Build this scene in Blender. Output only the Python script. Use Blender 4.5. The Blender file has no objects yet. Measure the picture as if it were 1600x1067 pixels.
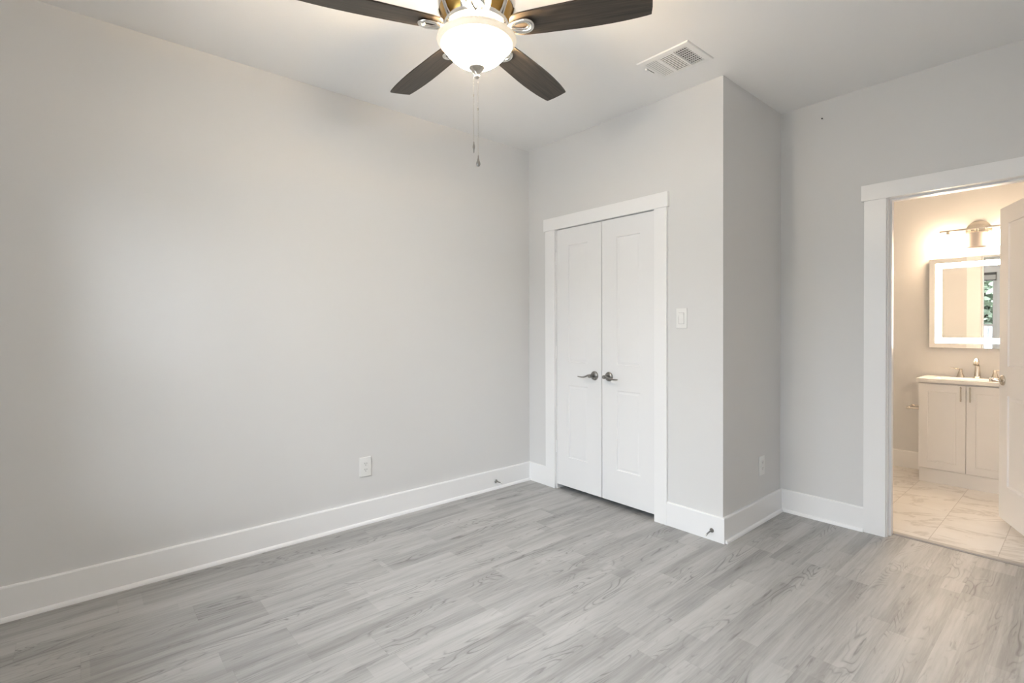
import bpy, bmesh, math, random
from mathutils import Vector, Matrix, Quaternion
R = math.radians
PI = math.pi
rng = random.Random(7)
scn = bpy.context.scene
C = scn.collection

# ------------------------------------------------------------------ camera
cam_d = bpy.data.cameras.new('camera')
cam = bpy.data.objects.new('camera', cam_d)
C.objects.link(cam)
F_PX, Y_OFF = 786.7, -13.57
YAW, PITCH, ROLL = R(49.252), R(-0.517), R(-0.183)
fwd = Vector((-math.sin(YAW)*math.cos(PITCH), math.cos(YAW)*math.cos(PITCH), math.sin(PITCH)))
rgt = Vector((math.cos(YAW), math.sin(YAW), 0))
upv = rgt.cross(fwd)
r2 = rgt*math.cos(ROLL)+upv*math.sin(ROLL)
u2 = -rgt*math.sin(ROLL)+upv*math.cos(ROLL)
M = Matrix((r2, u2, -fwd)).transposed().to_4x4()
M.translation = Vector((3.103, -2.865, 1.267))
cam.matrix_world = M
cam_d.sensor_fit = 'HORIZONTAL'
cam_d.sensor_width = 36.0
cam_d.lens = F_PX/1600*36.0
cam_d.shift_y = Y_OFF/1600
cam_d.clip_start = 0.02
scn.camera = cam

# ------------------------------------------------------------------ world, view
SKY = 14.2
world = bpy.data.worlds.new('overcast_sky')
scn.world = world
world.use_nodes = True
wn, wl = world.node_tree.nodes, world.node_tree.links
wn.clear()
w_out = wn.new('ShaderNodeOutputWorld')
w_bg = wn.new('ShaderNodeBackground')
w_tc = wn.new('ShaderNodeTexCoord')
w_sep = wn.new('ShaderNodeSeparateXYZ')
w_rmp = wn.new('ShaderNodeValToRGB')
w_rmp.color_ramp.elements[0].position = 0.0
w_rmp.color_ramp.elements[0].color = (0.64, 0.675, 0.75, 1)
w_rmp.color_ramp.elements[1].position = 0.75
w_rmp.color_ramp.elements[1].color = (0.92, 0.965, 1.08, 1)
wl.new(w_tc.outputs['Generated'], w_sep.inputs[0])
wl.new(w_sep.outputs['Z'], w_rmp.inputs[0])
wl.new(w_rmp.outputs[0], w_bg.inputs['Color'])
w_bg.inputs['Strength'].default_value = SKY
wl.new(w_bg.outputs[0], w_out.inputs[0])
for px_, pw_ in ((1.225, 1.55), (2.61, 0.86)):
    portal_d = bpy.data.lights.new('window_portal', 'AREA')
    portal_d.shape = 'RECTANGLE'
    portal_d.size, portal_d.size_y = pw_, 1.58
    portal_d.cycles.is_portal = True
    portal = bpy.data.objects.new('window_portal', portal_d)
    portal.location = (px_, -3.62, 1.41)
    portal.rotation_euler = (R(90), 0, 0)
    C.objects.link(portal)
scn.view_settings.view_transform = 'Standard'
scn.view_settings.look = 'None'
scn.view_settings.gamma = 1.0
scn.view_settings.use_curve_mapping = False
scn.view_settings.exposure = 0.10
cy = scn.cycles
cy.use_denoising = True
try:
    cy.denoiser = 'OPENIMAGEDENOISE'
except Exception:
    pass
cy.max_bounces = 14
cy.diffuse_bounces = 9
cy.glossy_bounces = 6
cy.transmission_bounces = 8
cy.transparent_max_bounces = 12
cy.sample_clamp_indirect = 12.0
cy.caustics_reflective = False
cy.caustics_refractive = False
cy.use_light_tree = True
LAMP_FAN = 670.0
LAMP_SHADE = 25.0
LAMP_LED = 68.0

# ------------------------------------------------------------------ materials
MATS = {}
def newmat(name):
    m = bpy.data.materials.new(name)
    m.use_nodes = True
    n = m.node_tree.nodes
    return m, n, m.node_tree.links, n['Principled BSDF']
def mat(name, col, rough=0.5, metal=0.0, spec=0.5, emit=None, emit_s=0.0, noise=0.0, nscale=6.0, coat=0.0):
    if name in MATS:
        return MATS[name]
    m, n, l, b = newmat(name)
    b.inputs['Base Color'].default_value = (*col, 1)
    b.inputs['Roughness'].default_value = rough
    b.inputs['Metallic'].default_value = metal
    b.inputs['Specular IOR Level'].default_value = spec
    b.inputs['Coat Weight'].default_value = coat
    if noise:
        tc = n.new('ShaderNodeTexCoord'); nz = n.new('ShaderNodeTexNoise'); mx = n.new('ShaderNodeMix'); mx.data_type = 'RGBA'
        nz.inputs['Scale'].default_value = nscale
        nz.inputs['Detail'].default_value = 4
        l.new(tc.outputs['Object'], nz.inputs['Vector'])
        l.new(nz.outputs['Fac'], mx.inputs['Factor'])
        mx.inputs['A'].default_value = (*[c*(1-noise) for c in col], 1)
        mx.inputs['B'].default_value = (*[min(1, c*(1+noise)) for c in col], 1)
        l.new(mx.outputs['Result'], b.inputs['Base Color'])
    if emit:
        b.inputs['Emission Color'].default_value = (*emit, 1)
        b.inputs['Emission Strength'].default_value = emit_s
    MATS[name] = m
    return m
def math_node(n, op, *vals):
    k = n.new('ShaderNodeMath'); k.operation = op
    for i, v in enumerate(vals):
        if isinstance(v, (int, float)):
            k.inputs[i].default_value = v
    return k
class G:
    """small helper that chains math nodes"""
    def __init__(s, n, l): s.n, s.l = n, l
    def m(s, op, *a):
        k = s.n.new('ShaderNodeMath'); k.operation = op
        for i, v in enumerate(a):
            if isinstance(v, (int, float)): k.inputs[i].default_value = v
            else: s.l.new(v, k.inputs[i])
        return k.outputs[0]
    def xyz(s, x, y, z=0.0):
        k = s.n.new('ShaderNodeCombineXYZ')
        for i, v in enumerate((x, y, z)):
            if isinstance(v, (int, float)): k.inputs[i].default_value = v
            else: s.l.new(v, k.inputs[i])
        return k.outputs[0]
    def noise(s, vec, scale=1.0, detail=3.0, rough=0.55, dist=0.0):
        k = s.n.new('ShaderNodeTexNoise'); s.l.new(vec, k.inputs['Vector'])
        k.inputs['Scale'].default_value = scale; k.inputs['Detail'].default_value = detail
        k.inputs['Roughness'].default_value = rough; k.inputs['Distortion'].default_value = dist
        return k.outputs['Fac']
    def white(s, vec, dim='3D'):
        k = s.n.new('ShaderNodeTexWhiteNoise'); k.noise_dimensions = dim
        s.l.new(vec, k.inputs['Vector']); return k
    def ramp(s, fac, stops):
        k = s.n.new('ShaderNodeValToRGB'); e = k.color_ramp.elements
        while len(e) < len(stops): e.new(0.5)
        for i, (p, c) in enumerate(stops):
            e[i].position = p
            e[i].color = (*c, 1) if isinstance(c, tuple) else (c, c, c, 1)
        s.l.new(fac, k.inputs[0]); return k.outputs[0]
    def mix(s, fac, a, b, blend='MIX'):
        k = s.n.new('ShaderNodeMix'); k.data_type = 'RGBA'; k.blend_type = blend
        for nm, v in (('Factor', fac), ('A', a), ('B', b)):
            if isinstance(v, (int, float)): k.inputs[nm].default_value = v
            elif isinstance(v, tuple): k.inputs[nm].default_value = (*v, 1)
            else: s.l.new(v, k.inputs[nm])
        return k.outputs['Result']

WALLC = (0.705, 0.704, 0.702)
m_wall = mat('grey_wall_paint', WALLC, 0.55, spec=0.25, noise=0.006, nscale=1.2)
m_ceil = mat('ceiling_paint', (0.83, 0.827, 0.822), 0.7, spec=0.2, noise=0.006, nscale=1.0)
m_trim = mat('white_trim_paint', (0.865, 0.866, 0.87), 0.30, spec=0.45, noise=0.004, nscale=3)
m_door = mat('white_door_paint', (0.82, 0.82, 0.825), 0.34, spec=0.4, noise=0.004, nscale=3)
m_plastic = mat('white_plastic', (0.80, 0.80, 0.79), 0.28, spec=0.5)
m_dark = mat('dark_slot', (0.03, 0.03, 0.03), 0.6)
m_cavity = mat('dark_vent_shade', (0.05, 0.05, 0.05), 0.7)
m_nickel = mat('polished_nickel', (0.78, 0.76, 0.72), 0.16, metal=1.0, noise=0.03, nscale=30)
m_satin = mat('dark_satin_nickel', (0.30, 0.29, 0.275), 0.28, metal=1.0, noise=0.06, nscale=40)
m_bnickel = mat('brushed_nickel', (0.62, 0.58, 0.52), 0.26, metal=1.0, noise=0.05, nscale=40)
m_brass = mat('warm_brass_lining', (0.55, 0.34, 0.10), 0.3, metal=1.0, noise=0.08, nscale=20)
m_rubber = mat('white_rubber', (0.82, 0.82, 0.80), 0.6)
m_counter = mat('white_cultured_marble', (0.82, 0.80, 0.77), 0.18, spec=0.5, noise=0.01, nscale=4)
m_cab = mat('white_cabinet_paint', (0.78, 0.77, 0.76), 0.36, spec=0.4, noise=0.004, nscale=3)
m_vinyl = mat('white_vinyl', (0.82, 0.82, 0.82), 0.35)
m_blind = mat('white_blind_fabric', (0.75, 0.75, 0.74), 0.7, noise=0.02, nscale=30)
m_blindrail = mat('shadow_grey_blind_rail', (0.16, 0.16, 0.16), 0.5)
m_fence = mat('whitewashed_fence_board', (0.17, 0.17, 0.165), 0.8, noise=0.25, nscale=5)
m_grass = mat('lawn_grass', (0.085, 0.095, 0.065), 0.9, noise=0.4, nscale=4)
m_bark = mat('tree_bark', (0.07, 0.055, 0.04), 0.9, noise=0.3, nscale=9)
m_leaf = mat('green_leaf', (0.15, 0.185, 0.125), 0.6, noise=0.5, nscale=1.6)
m_nail = mat('black_nail', (0.02, 0.02, 0.02), 0.4, metal=0.6)
m_strip = mat('grey_threshold', (0.36, 0.34, 0.32), 0.45, noise=0.15, nscale=12)

def plank_floor():
    m, n, l, b = newmat('grey_vinyl_plank')
    g = G(n, l)
    geo = n.new('ShaderNodeNewGeometry'); sp = n.new('ShaderNodeSeparateXYZ')
    l.new(geo.outputs['Position'], sp.inputs[0])
    X, Y = sp.outputs['X'], sp.outputs['Y']
    W_, L_ = 0.152, 1.22
    u = g.m('DIVIDE', g.m('ADD', X, 0.048+1.52), W_)
    row = g.m('FLOOR', u); fu = g.m('FRACT', u)
    rw = g.white(g.xyz(row, 3.7, 1.1)).outputs['Value']
    v = g.m('ADD', g.m('DIVIDE', g.m('ADD', Y, 20.0), L_), rw)
    col = g.m('FLOOR', v); fv = g.m('FRACT', v)
    idn = g.white(g.xyz(row, col, 5.3))
    idv = idn.outputs['Value']
    sc = n.new('ShaderNodeSeparateColor'); l.new(idn.outputs['Color'], sc.inputs[0])
    o1 = g.m('MULTIPLY', sc.outputs[0], 37.0); o2 = g.m('MULTIPLY', sc.outputs[1], 53.0)
    # broad soft bands inside a plank
    band = g.noise(g.xyz(g.m('ADD', g.m('MULTIPLY', X, 15.0), o1), g.m('ADD', g.m('MULTIPLY', Y, 1.1), o2), idv), 1.0, 4, 0.6, 0.3)
    # fine fibre
    fib = g.noise(g.xyz(g.m('ADD', g.m('MULTIPLY', X, 120.0), o1), g.m('ADD', g.m('MULTIPLY', Y, 5.0), o2), 0.0), 1.0, 5, 0.65)
    # strips: each plank is printed as two or three narrow staves
    st = g.white(g.xyz(g.m('FLOOR', g.m('MULTIPLY', u, 2.0)), g.m('FLOOR', g.m('ADD', g.m('MULTIPLY', v, 2.0), rw)), 9.1)).outputs['Value']
    # cathedral grain: contour lines of a long stretched field, shown in patches
    fld = g.noise(g.xyz(g.m('ADD', g.m('MULTIPLY', X, 9.0), o2), g.m('ADD', g.m('MULTIPLY', Y, 1.5), o1), 2.0), 1.0, 2.0, 0.4, 0.25)
    ring = g.m('ABSOLUTE', g.m('SINE', g.m('MULTIPLY', fld, 62.0)))
    line = g.ramp(ring, [(0.0, 1.0), (0.45, 0.15), (1.0, 0.0)])
    patch = g.noise(g.xyz(g.m('ADD', g.m('MULTIPLY', X, 11.0), o1), g.m('ADD', g.m('MULTIPLY', Y, 1.5), o2), 7.0), 1.0, 2.0, 0.5)
    pm = g.ramp(patch, [(0.50, 0.0), (0.66, 1.0)])
    cath = g.m('MULTIPLY', line, pm)
    # small dark flecks
    fl = g.noise(g.xyz(g.m('ADD', g.m('MULTIPLY', X, 42.0), o2), g.m('ADD', g.m('MULTIPLY', Y, 5.5), o1), 4.0), 1.0, 3, 0.6, 0.4)
    fleck = g.ramp(fl, [(0.63, 0.0), (0.74, 1.0)])
    t = g.m('ADD', g.m("MULTIPLY", band, 0.56), g.m('ADD', g.m("MULTIPLY", fib, 0.30), g.m('ADD', g.m('MULTIPLY', idv, 0.08), g.m('MULTIPLY', st, 0.12))))
    base = g.ramp(t, [(0.26, (0.205, 0.202, 0.197)), (0.44, (0.315, 0.311, 0.304)), (0.57, (0.415, 0.411, 0.403)), (0.74, (0.505, 0.501, 0.491))])
    c1 = g.mix(g.m('MULTIPLY', cath, 0.72), base, (0.125, 0.12, 0.115))
    c2 = g.mix(g.m('MULTIPLY', fleck, 0.55), c1, (0.13, 0.125, 0.12))
    # seams
    du = g.m('MULTIPLY', g.m('MINIMUM', fu, g.m('SUBTRACT', 1.0, fu)), W_)
    dv = g.m('MULTIPLY', g.m('MINIMUM', fv, g.m('SUBTRACT', 1.0, fv)), L_)
    d = g.m('MINIMUM', du, dv)
    seam = g.ramp(g.m('MULTIPLY', d, 500.0), [(0.0, 1.0), (0.55, 0.0)])
    c3 = g.mix(g.m('MULTIPLY', seam, 0.30), c2, (0.14, 0.135, 0.13))
    l.new(c3, b.inputs['Base Color'])
    b.inputs['Roughness'].default_value = 0.42
    b.inputs['Specular IOR Level'].default_value = 0.35
    bp = n.new('ShaderNodeBump'); bp.inputs['Strength'].default_value = 0.08; bp.inputs['Distance'].default_value = 0.002
    l.new(g.m('SUBTRACT', fib, g.m('ADD', cath, seam)), bp.inputs['Height'])
    l.new(bp.outputs[0], b.inputs['Normal'])
    return m
def tile_floor():
    m, n, l, b = newmat('marble_look_tile')
    g = G(n, l)
    geo = n.new('ShaderNodeNewGeometry'); sp = n.new('ShaderNodeSeparateXYZ')
    l.new(geo.outputs['Position'], sp.inputs[0])
    X, Y = sp.outputs['X'], sp.outputs['Y']
    u = g.m('DIVIDE', g.m('ADD', X, 3.0-2.455), 0.30)
    row = g.m('FLOOR', u); fu = g.m('FRACT', u)
    half = g.m('MULTIPLY', g.m('MODULO', row, 2.0), 0.5)
    v = g.m('ADD', g.m('DIVIDE', g.m('ADD', Y, 0.60-1.32+6.0), 0.60), half)
    col = g.m('FLOOR', v); fv = g.m('FRACT', v)
    idc = n.new('ShaderNodeSeparateColor'); l.new(g.white(g.xyz(row, col, 2.2)).outputs['Color'], idc.inputs[0])
    vx = g.m('ADD', X, g.m('MULTIPLY', idc.outputs[0], 9.0)); vy = g.m('ADD', Y, g.m('MULTIPLY', idc.outputs[1], 9.0))
    k = g.noise(g.xyz(g.m('ADD', g.m('MULTIPLY', vx, 1.3), g.m('MULTIPLY', vy, 1.2)), g.m('SUBTRACT', g.m('MULTIPLY', vy, 3.2), g.m('MULTIPLY', vx, 2.2)), 0.0), 1.1, 5, 0.6, 0.9)
    vein = g.ramp(g.m('ABSOLUTE', g.m('SUBTRACT', k, 0.5)), [(0.0, 1.0), (0.035, 0.0)])
    cloud = g.noise(g.xyz(vx, vy, 1.0), 3.0, 4, 0.6)
    base = g.ramp(cloud, [(0.35, (0.72, 0.70, 0.67)), (0.65, (0.78, 0.765, 0.74))])
    c1 = g.mix(g.m('MULTIPLY', vein, 0.42), base, (0.40, 0.37, 0.34))
    du = g.m('MULTIPLY', g.m('MINIMUM', fu, g.m('SUBTRACT', 1.0, fu)), 0.30)
    dv = g.m('MULTIPLY', g.m('MINIMUM', fv, g.m('SUBTRACT', 1.0, fv)), 0.60)
    gr = g.ramp(g.m('MULTIPLY', g.m('MINIMUM', du, dv), 400.0), [(0.50, 1.0), (0.85, 0.0)])
    c2 = g.mix(g.m('MULTIPLY', gr, 0.55), c1, (0.36, 0.34, 0.31))
    l.new(c2, b.inputs['Base Color'])
    b.inputs['Roughness'].default_value = 0.22
    b.inputs['Specular IOR Level'].default_value = 0.45
    return m
def walnut():
    m, n, l, b = newmat('dark_walnut_blade')
    g = G(n, l)
    tc = n.new('ShaderNodeTexCoord'); sp = n.new('ShaderNodeSeparateXYZ')
    l.new(tc.outputs['Object'], sp.inputs[0])
    gr = g.noise(g.xyz(g.m('MULTIPLY', sp.outputs['X'], 4.0), g.m('MULTIPLY', sp.outputs['Y'], 110.0), 0.0), 1.0, 5, 0.6, 0.3)
    c = g.ramp(gr, [(0.35, (0.026, 0.021, 0.016)), (0.65, (0.060, 0.047, 0.035))])
    l.new(c, b.inputs['Base Color'])
    b.inputs['Roughness'].default_value = 0.42
    b.inputs['Specular IOR Level'].default_value = 0.4
    return m
def glow_glass(name, col, hot, cool, spots, sigma, dim_col):
    """lit alabaster glass: brightest nearest the bulbs inside it"""
    m, n, l, b = newmat(name)
    g = G(n, l)
    tc = n.new('ShaderNodeTexCoord')
    tot = None
    for sp in spots:
        d = n.new('ShaderNodeVectorMath'); d.operation = 'DISTANCE'
        l.new(tc.outputs['Object'], d.inputs[0]); d.inputs[1].default_value = sp
        q = g.m('DIVIDE', d.outputs['Value'], sigma)
        e = g.m('POWER', g.m('MAXIMUM', g.m('SUBTRACT', 1.0, g.m('MULTIPLY', q, q)), 0.0), 2.0)
        tot = e if tot is None else g.m('ADD', tot, e)
    l.new(g.m('ADD', cool, g.m('MULTIPLY', tot, hot)), b.inputs['Emission Strength'])
    l.new(g.ramp(g.m('MULTIPLY', tot, 8.0), [(0.0, dim_col), (0.35, col)]), b.inputs['Emission Color'])
    b.inputs['Base Color'].default_value = (0.80, 0.76, 0.68, 1)
    b.inputs['Roughness'].default_value = 0.25
    return m
m_floor = plank_floor()
m_tile = tile_floor()
m_blade = walnut()
BULBS = [(0.060*math.cos(R(a_)), 0.060*math.sin(R(a_)), -0.030) for a_ in (328, 208, 88)]
m_bowl = glow_glass('lit_alabaster_glass', (1.0, 0.90, 0.77), LAMP_FAN, 1.05, BULBS, 0.093, (1.0, 0.87, 0.66))
m_lip = mat('alabaster_lip', (0.80, 0.74, 0.64), 0.3, emit=(1.0, 0.80, 0.56), emit_s=0.45)
m_bulb = mat('lit_bulb', (0.9, 0.85, 0.7), 0.4, emit=(1.0, 0.72, 0.42), emit_s=1700.0)
m_shade_on = mat('lit_frosted_glass', (0.9, 0.88, 0.84), 0.4, emit=(1.0, 0.74, 0.49), emit_s=LAMP_SHADE)
m_shade_off = mat('frosted_glass', (0.60, 0.55, 0.51), 0.45)
m_led = mat('lit_mirror_band', (0.9, 0.9, 0.9), 0.5, emit=(1.0, 0.78, 0.58), emit_s=LAMP_LED)
m_mirror = mat('mirror_silver', (0.93, 0.93, 0.92), 0.0, metal=1.0)
def glass():
    m, n, l, b = newmat('window_glass')
    n.remove(b)
    t = n.new('ShaderNodeBsdfTransparent'); gl = n.new('ShaderNodeBsdfGlossy'); mx = n.new('ShaderNodeMixShader'); fr = n.new('ShaderNodeFresnel')
    gl.inputs['Roughness'].default_value = 0.0
    t.inputs[0].default_value = (0.95, 0.97, 0.96, 1)
    fr.inputs[0].default_value = 1.35
    l.new(fr.outputs[0], mx.inputs[0]); l.new(t.outputs[0], mx.inputs[1]); l.new(gl.outputs[0], mx.inputs[2])
    l.new(mx.outputs[0], n['Material Output'].inputs[0])
    return m
m_glass = glass()

# ------------------------------------------------------------------ mesh helpers
def nb():
    return bmesh.new()
def bx(bm, x0, x1, y0, y1, z0, z1):
    vs = [bm.verts.new(p) for p in ((x0, y0, z0), (x1, y0, z0), (x1, y1, z0), (x0, y1, z0), (x0, y0, z1), (x1, y0, z1), (x1, y1, z1), (x0, y1, z1))]
    fs = [bm.faces.new([vs[i] for i in f]) for f in ((0, 3, 2, 1), (4, 5, 6, 7), (0, 1, 5, 4), (1, 2, 6, 5), (2, 3, 7, 6), (3, 0, 4, 7))]
    return vs, fs
def bevel(bm, w, seg=2):
    bmesh.ops.bevel(bm, geom=bm.edges[:], offset=w, segments=seg, affect='EDGES', profile=0.6, clamp_overlap=True)
def prism(bm, pts, axis, a, b):
    """closed outline pts (2D) swept along axis from a to b"""
    def P(p, t):
        return {'x': (t, p[0], p[1]), 'y': (p[0], t, p[1]), 'z': (p[0], p[1], t)}[axis]
    A = [bm.verts.new(P(p, a)) for p in pts]; B = [bm.verts.new(P(p, b)) for p in pts]
    k = len(pts)
    for i in range(k):
        bm.faces.new((A[i], A[(i+1) % k], B[(i+1) % k], B[i]))
    bm.faces.new(A[::-1]); bm.faces.new(B)
def lathe(bm, prof, seg=48, axis='z', c=(0, 0, 0), closed=False):
    """prof = [(r, h)...]"""
    rings = []
    for r, h in prof:
        if r < 1e-6:
            p = {'z': (0, 0, h), 'y': (0, h, 0), 'x': (h, 0, 0)}[axis]
            rings.append([bm.verts.new(Vector(p)+Vector(c))])
        else:
            ring = []
            for i in range(seg):
                a = 2*PI*i/seg; ca, sa = r*math.cos(a), r*math.sin(a)
                p = {'z': (ca, sa, h), 'y': (sa, h, ca), 'x': (h, ca, sa)}[axis]
                ring.append(bm.verts.new(Vector(p)+Vector(c)))
            rings.append(ring)
    for A, B in zip(rings, rings[1:]):
        if len(A) == 1 and len(B) == 1: continue
        for i in range(seg):
            j = (i+1) % seg
            if len(A) == 1: bm.faces.new((A[0], B[j], B[i]))
            elif len(B) == 1: bm.faces.new((A[i], A[j], B[0]))
            else: bm.faces.new((A[i], A[j], B[j], B[i]))
def tube(bm, pts, rad, seg=10, closed=False, flat=1.0, up=Vector((0, 0, 1))):
    pts = [Vector(p) for p in pts]; k = len(pts)
    rads = rad if isinstance(rad, (list, tuple)) else [rad]*k
    rings = []
    for i, p in enumerate(pts):
        if closed: t = (pts[(i+1) % k]-pts[i-1]).normalized()
        else: t = (pts[min(i+1, k-1)]-pts[max(i-1, 0)]).normalized()
        uu = up if abs(t.dot(up)) < 0.97 else Vector((1, 0, 0))
        s = t.cross(uu).normalized(); w = s.cross(t).normalized()
        rings.append([bm.verts.new(p+s*rads[i]*math.cos(2*PI*j/seg)+w*rads[i]*flat*math.sin(2*PI*j/seg)) for j in range(seg)])
    for i in range(k if closed else k-1):
        A, B = rings[i], rings[(i+1) % k]
        for j in range(seg):
            bm.faces.new((A[j], A[(j+1) % seg], B[(j+1) % seg], B[j]))
    if not closed:
        bm.faces.new(rings[0][::-1]); bm.faces.new(rings[-1])
def finish(bm):
    bmesh.ops.recalc_face_normals(bm, faces=bm.faces[:])
    return bm
def obj(name, bm, m, parent=None, smooth=False, loc=None, rot=None):
    finish(bm)
    me = bpy.data.meshes.new(name); bm.to_mesh(me); bm.free()
    me.materials.append(m)
    if smooth:
        for p in me.polygons: p.use_smooth = True
        try: me.set_sharp_from_angle(angle=R(38))
        except Exception: pass
    o = bpy.data.objects.new(name, me); C.objects.link(o)
    if parent: o.parent = parent
    if loc: o.location = loc
    if rot: o.rotation_euler = rot
    return o
def tag(o, label, cat, group=None, kind=None):
    o['label'] = label; o['category'] = cat
    if group: o['group'] = group
    if kind: o['kind'] = kind
    return o
def thing(name, label, cat, loc=(0, 0, 0), rot=(0, 0, 0), group=None, kind=None):
    o = bpy.data.objects.new(name, None); o.empty_display_size = 0.05
    C.objects.link(o); o.location = loc; o.rotation_euler = rot
    return tag(o, label, cat, group, kind)
def struct(name, bm, m, label, cat):
    o = obj(name, bm, m); return tag(o, label, cat, kind='structure')
def box_obj(name, m, parent, *b, bev=0.0, seg=2, smooth=False):
    bm = nb(); bx(bm, *b)
    if bev: bevel(bm, bev, seg)
    return obj(name, bm, m, parent, smooth=bool(bev) or smooth)

# ------------------------------------------------------------------ room shell
H = 2.74; XR = 3.20; YB = -3.46; X1 = 1.674; Y1 = 0.824; WT = 0.12
YBA = 2.80                      # bathroom back wall
DX0, DX1 = 2.285, 3.0           # bathroom doorway
WX0, WX1, WZ0, WZ1 = 0.45, 2.0, 0.62, 2.20
VX_0, VX_1 = 2.18, 3.04   # unseen second window right of the first, added for more daylight   # window opening
bm = nb(); bx(bm, -0.12, XR+0.12, YB-0.14, 0.925, -0.10, 0.0)
struct('floor', bm, m_floor, 'grey wood-look vinyl plank floor of the bedroom', 'floor')
bm = nb(); bx(bm, 0.78, XR+0.12, 0.925, YBA+0.12, -0.10, 0.0)
struct('floor_bathroom', bm, m_tile, 'pale marble-look tile floor of the bathroom beyond the doorway', 'floor')
bm = nb(); bx(bm, -0.12, XR+0.12, YB-0.14, YBA+0.12, H, H+0.10)
struct('ceiling', bm, m_ceil, 'plain off-white ceiling above the ceiling fan', 'ceiling')
bm = nb(); bx(bm, -0.12, 0.0, YB-0.14, Y1+WT, 0, H)
struct('wall_left', bm, m_wall, 'long blank light grey wall on the left of the room', 'wall')
# closet wall with its opening
CX0, CX1, CZ = 0.320, 1.220, 2.042
bm = nb()
bx(bm, 0.0, CX0, 0, 0.115, 0, H); bx(bm, CX1, X1, 0, 0.115, 0, H); bx(bm, CX0, CX1, 0, 0.115, CZ, H)
bmesh.ops.remove_doubles(bm, verts=bm.verts[:], dist=1e-5)
struct('wall_closet', bm, m_wall, 'light grey wall holding the white double closet doors', 'wall')
bm = nb(); bx(bm, X1-0.115, X1, 0.115, Y1, 0, H)
struct('wall_return', bm, m_wall, 'short shaded grey wall between the closet corner and the bathroom wall', 'wall')
bm = nb()
bx(bm, 0.0, DX0-0.02, Y1, Y1+WT, 0, H); bx(bm, DX1+0.02, XR, Y1, Y1+WT, 0, H); bx(bm, DX0-0.02, DX1+0.02, Y1, Y1+WT, 2.06, H)
struct('wall_door', bm, m_wall, 'light grey wall around the open bathroom doorway', 'wall')
bm = nb(); bx(bm, XR, XR+0.12, YB-0.14, YBA+0.12, 0, H)
struct('wall_right', bm, m_wall, 'grey wall on the right side beyond the picture edge', 'wall')
bm = nb()
bx(bm, 0.0, WX0, YB-0.14, YB, 0, H); bx(bm, WX1, VX_0, YB-0.14, YB, 0, H); bx(bm, VX_1, XR, YB-0.14, YB, 0, H)
bx(bm, WX0, WX1, YB-0.14, YB, 0, WZ0); bx(bm, WX0, WX1, YB-0.14, YB, WZ1, H)
bx(bm, VX_0, VX_1, YB-0.14, YB, 0, WZ0); bx(bm, VX_0, VX_1, YB-0.14, YB, WZ1, H)
struct('wall_rear', bm, m_wall, 'grey wall with the window seen in the bathroom mirror', 'wall')
bm = nb(); bx(bm, 0.9, XR, YBA, YBA+0.12, 0, H)
struct('wall_bathroom_back', bm, m_wall, 'bathroom wall behind the lit mirror and vanity', 'wall')
bm = nb(); bx(bm, 0.78, 0.9, Y1+WT, YBA+0.12, 0, H)
struct('wall_bathroom_left', bm, m_wall, 'bathroom side wall hidden left of the doorway', 'wall')

# baseboards
def base_profile(s=1):
    return [(0, 0), (0.015*s, 0), (0.015*s, 0.144), (0.012*s, 0.149), (0.009*s, 0.150), (0, 0.150)]
def shoe_profile(off, s=1):
    pts = [(off*s, 0), ((off+0.014)*s, 0)]
    for i in range(1, 6):
        a = PI/2*i/6
        pts.append(((off+0.014*math.cos(a))*s, 0.019*math.sin(a)))
    pts.append((off*s, 0.019))
    return pts
def base_y(name, x, y0, y1, s, label, shoe=True):
    bm = nb(); prism(bm, [(x+p[0]*s, p[1]) for p in base_profile()], 'y', y0, y1)
    o = struct(name, bm, m_trim, label, 'baseboard')
    if shoe:
        bm = nb(); prism(bm, [(x+p[0]*s, p[1]) for p in shoe_profile(0.015)], 'y', y0, y1)
        obj('shoe_moulding', bm, m_trim, o)
    return o
def base_x(name, y, x0, x1, s, label, shoe=True):
    bm = nb(); prism(bm, [(y+p[0]*s, p[1]) for p in base_profile()], 'x', x0, x1)
    o = struct(name, bm, m_trim, label, 'baseboard')
    if shoe:
        bm = nb(); prism(bm, [(y+p[0]*s, p[1]) for p in shoe_profile(0.015)], 'x', x0, x1)
        obj('shoe_moulding', bm, m_trim, o)
    return o
base_y('baseboard_left', 0.0, YB+0.015, -0.015, 1, 'long white baseboard with shoe moulding along the left wall')
base_x('baseboard_closet_left', 0.0, 0.0, 0.209, -1, 'stub of white baseboard between room corner and closet casing', shoe=False)
base_x('baseboard_closet_right', 0.0, 1.310, X1+0.015, -1, 'white baseboard from closet casing to the outside corner', shoe=False)
base_y('baseboard_return', X1, 0.0, Y1-0.015, 1, 'white baseboard on the short shaded wall')
base_x('baseboard_door', Y1, X1, 2.166, -1, 'white baseboard left of the bathroom doorway')
base_x('baseboard_rear', YB, 0.0, XR, 1, 'white baseboard under the window')
base_y('baseboard_right', XR, YB+0.015, Y1-0.015, -1, 'white baseboard along the right wall')
base_x('baseboard_bathroom', YBA, 0.9, 2.146, -1, 'white baseboard on the bathroom wall left of the vanity', shoe=False)

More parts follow.
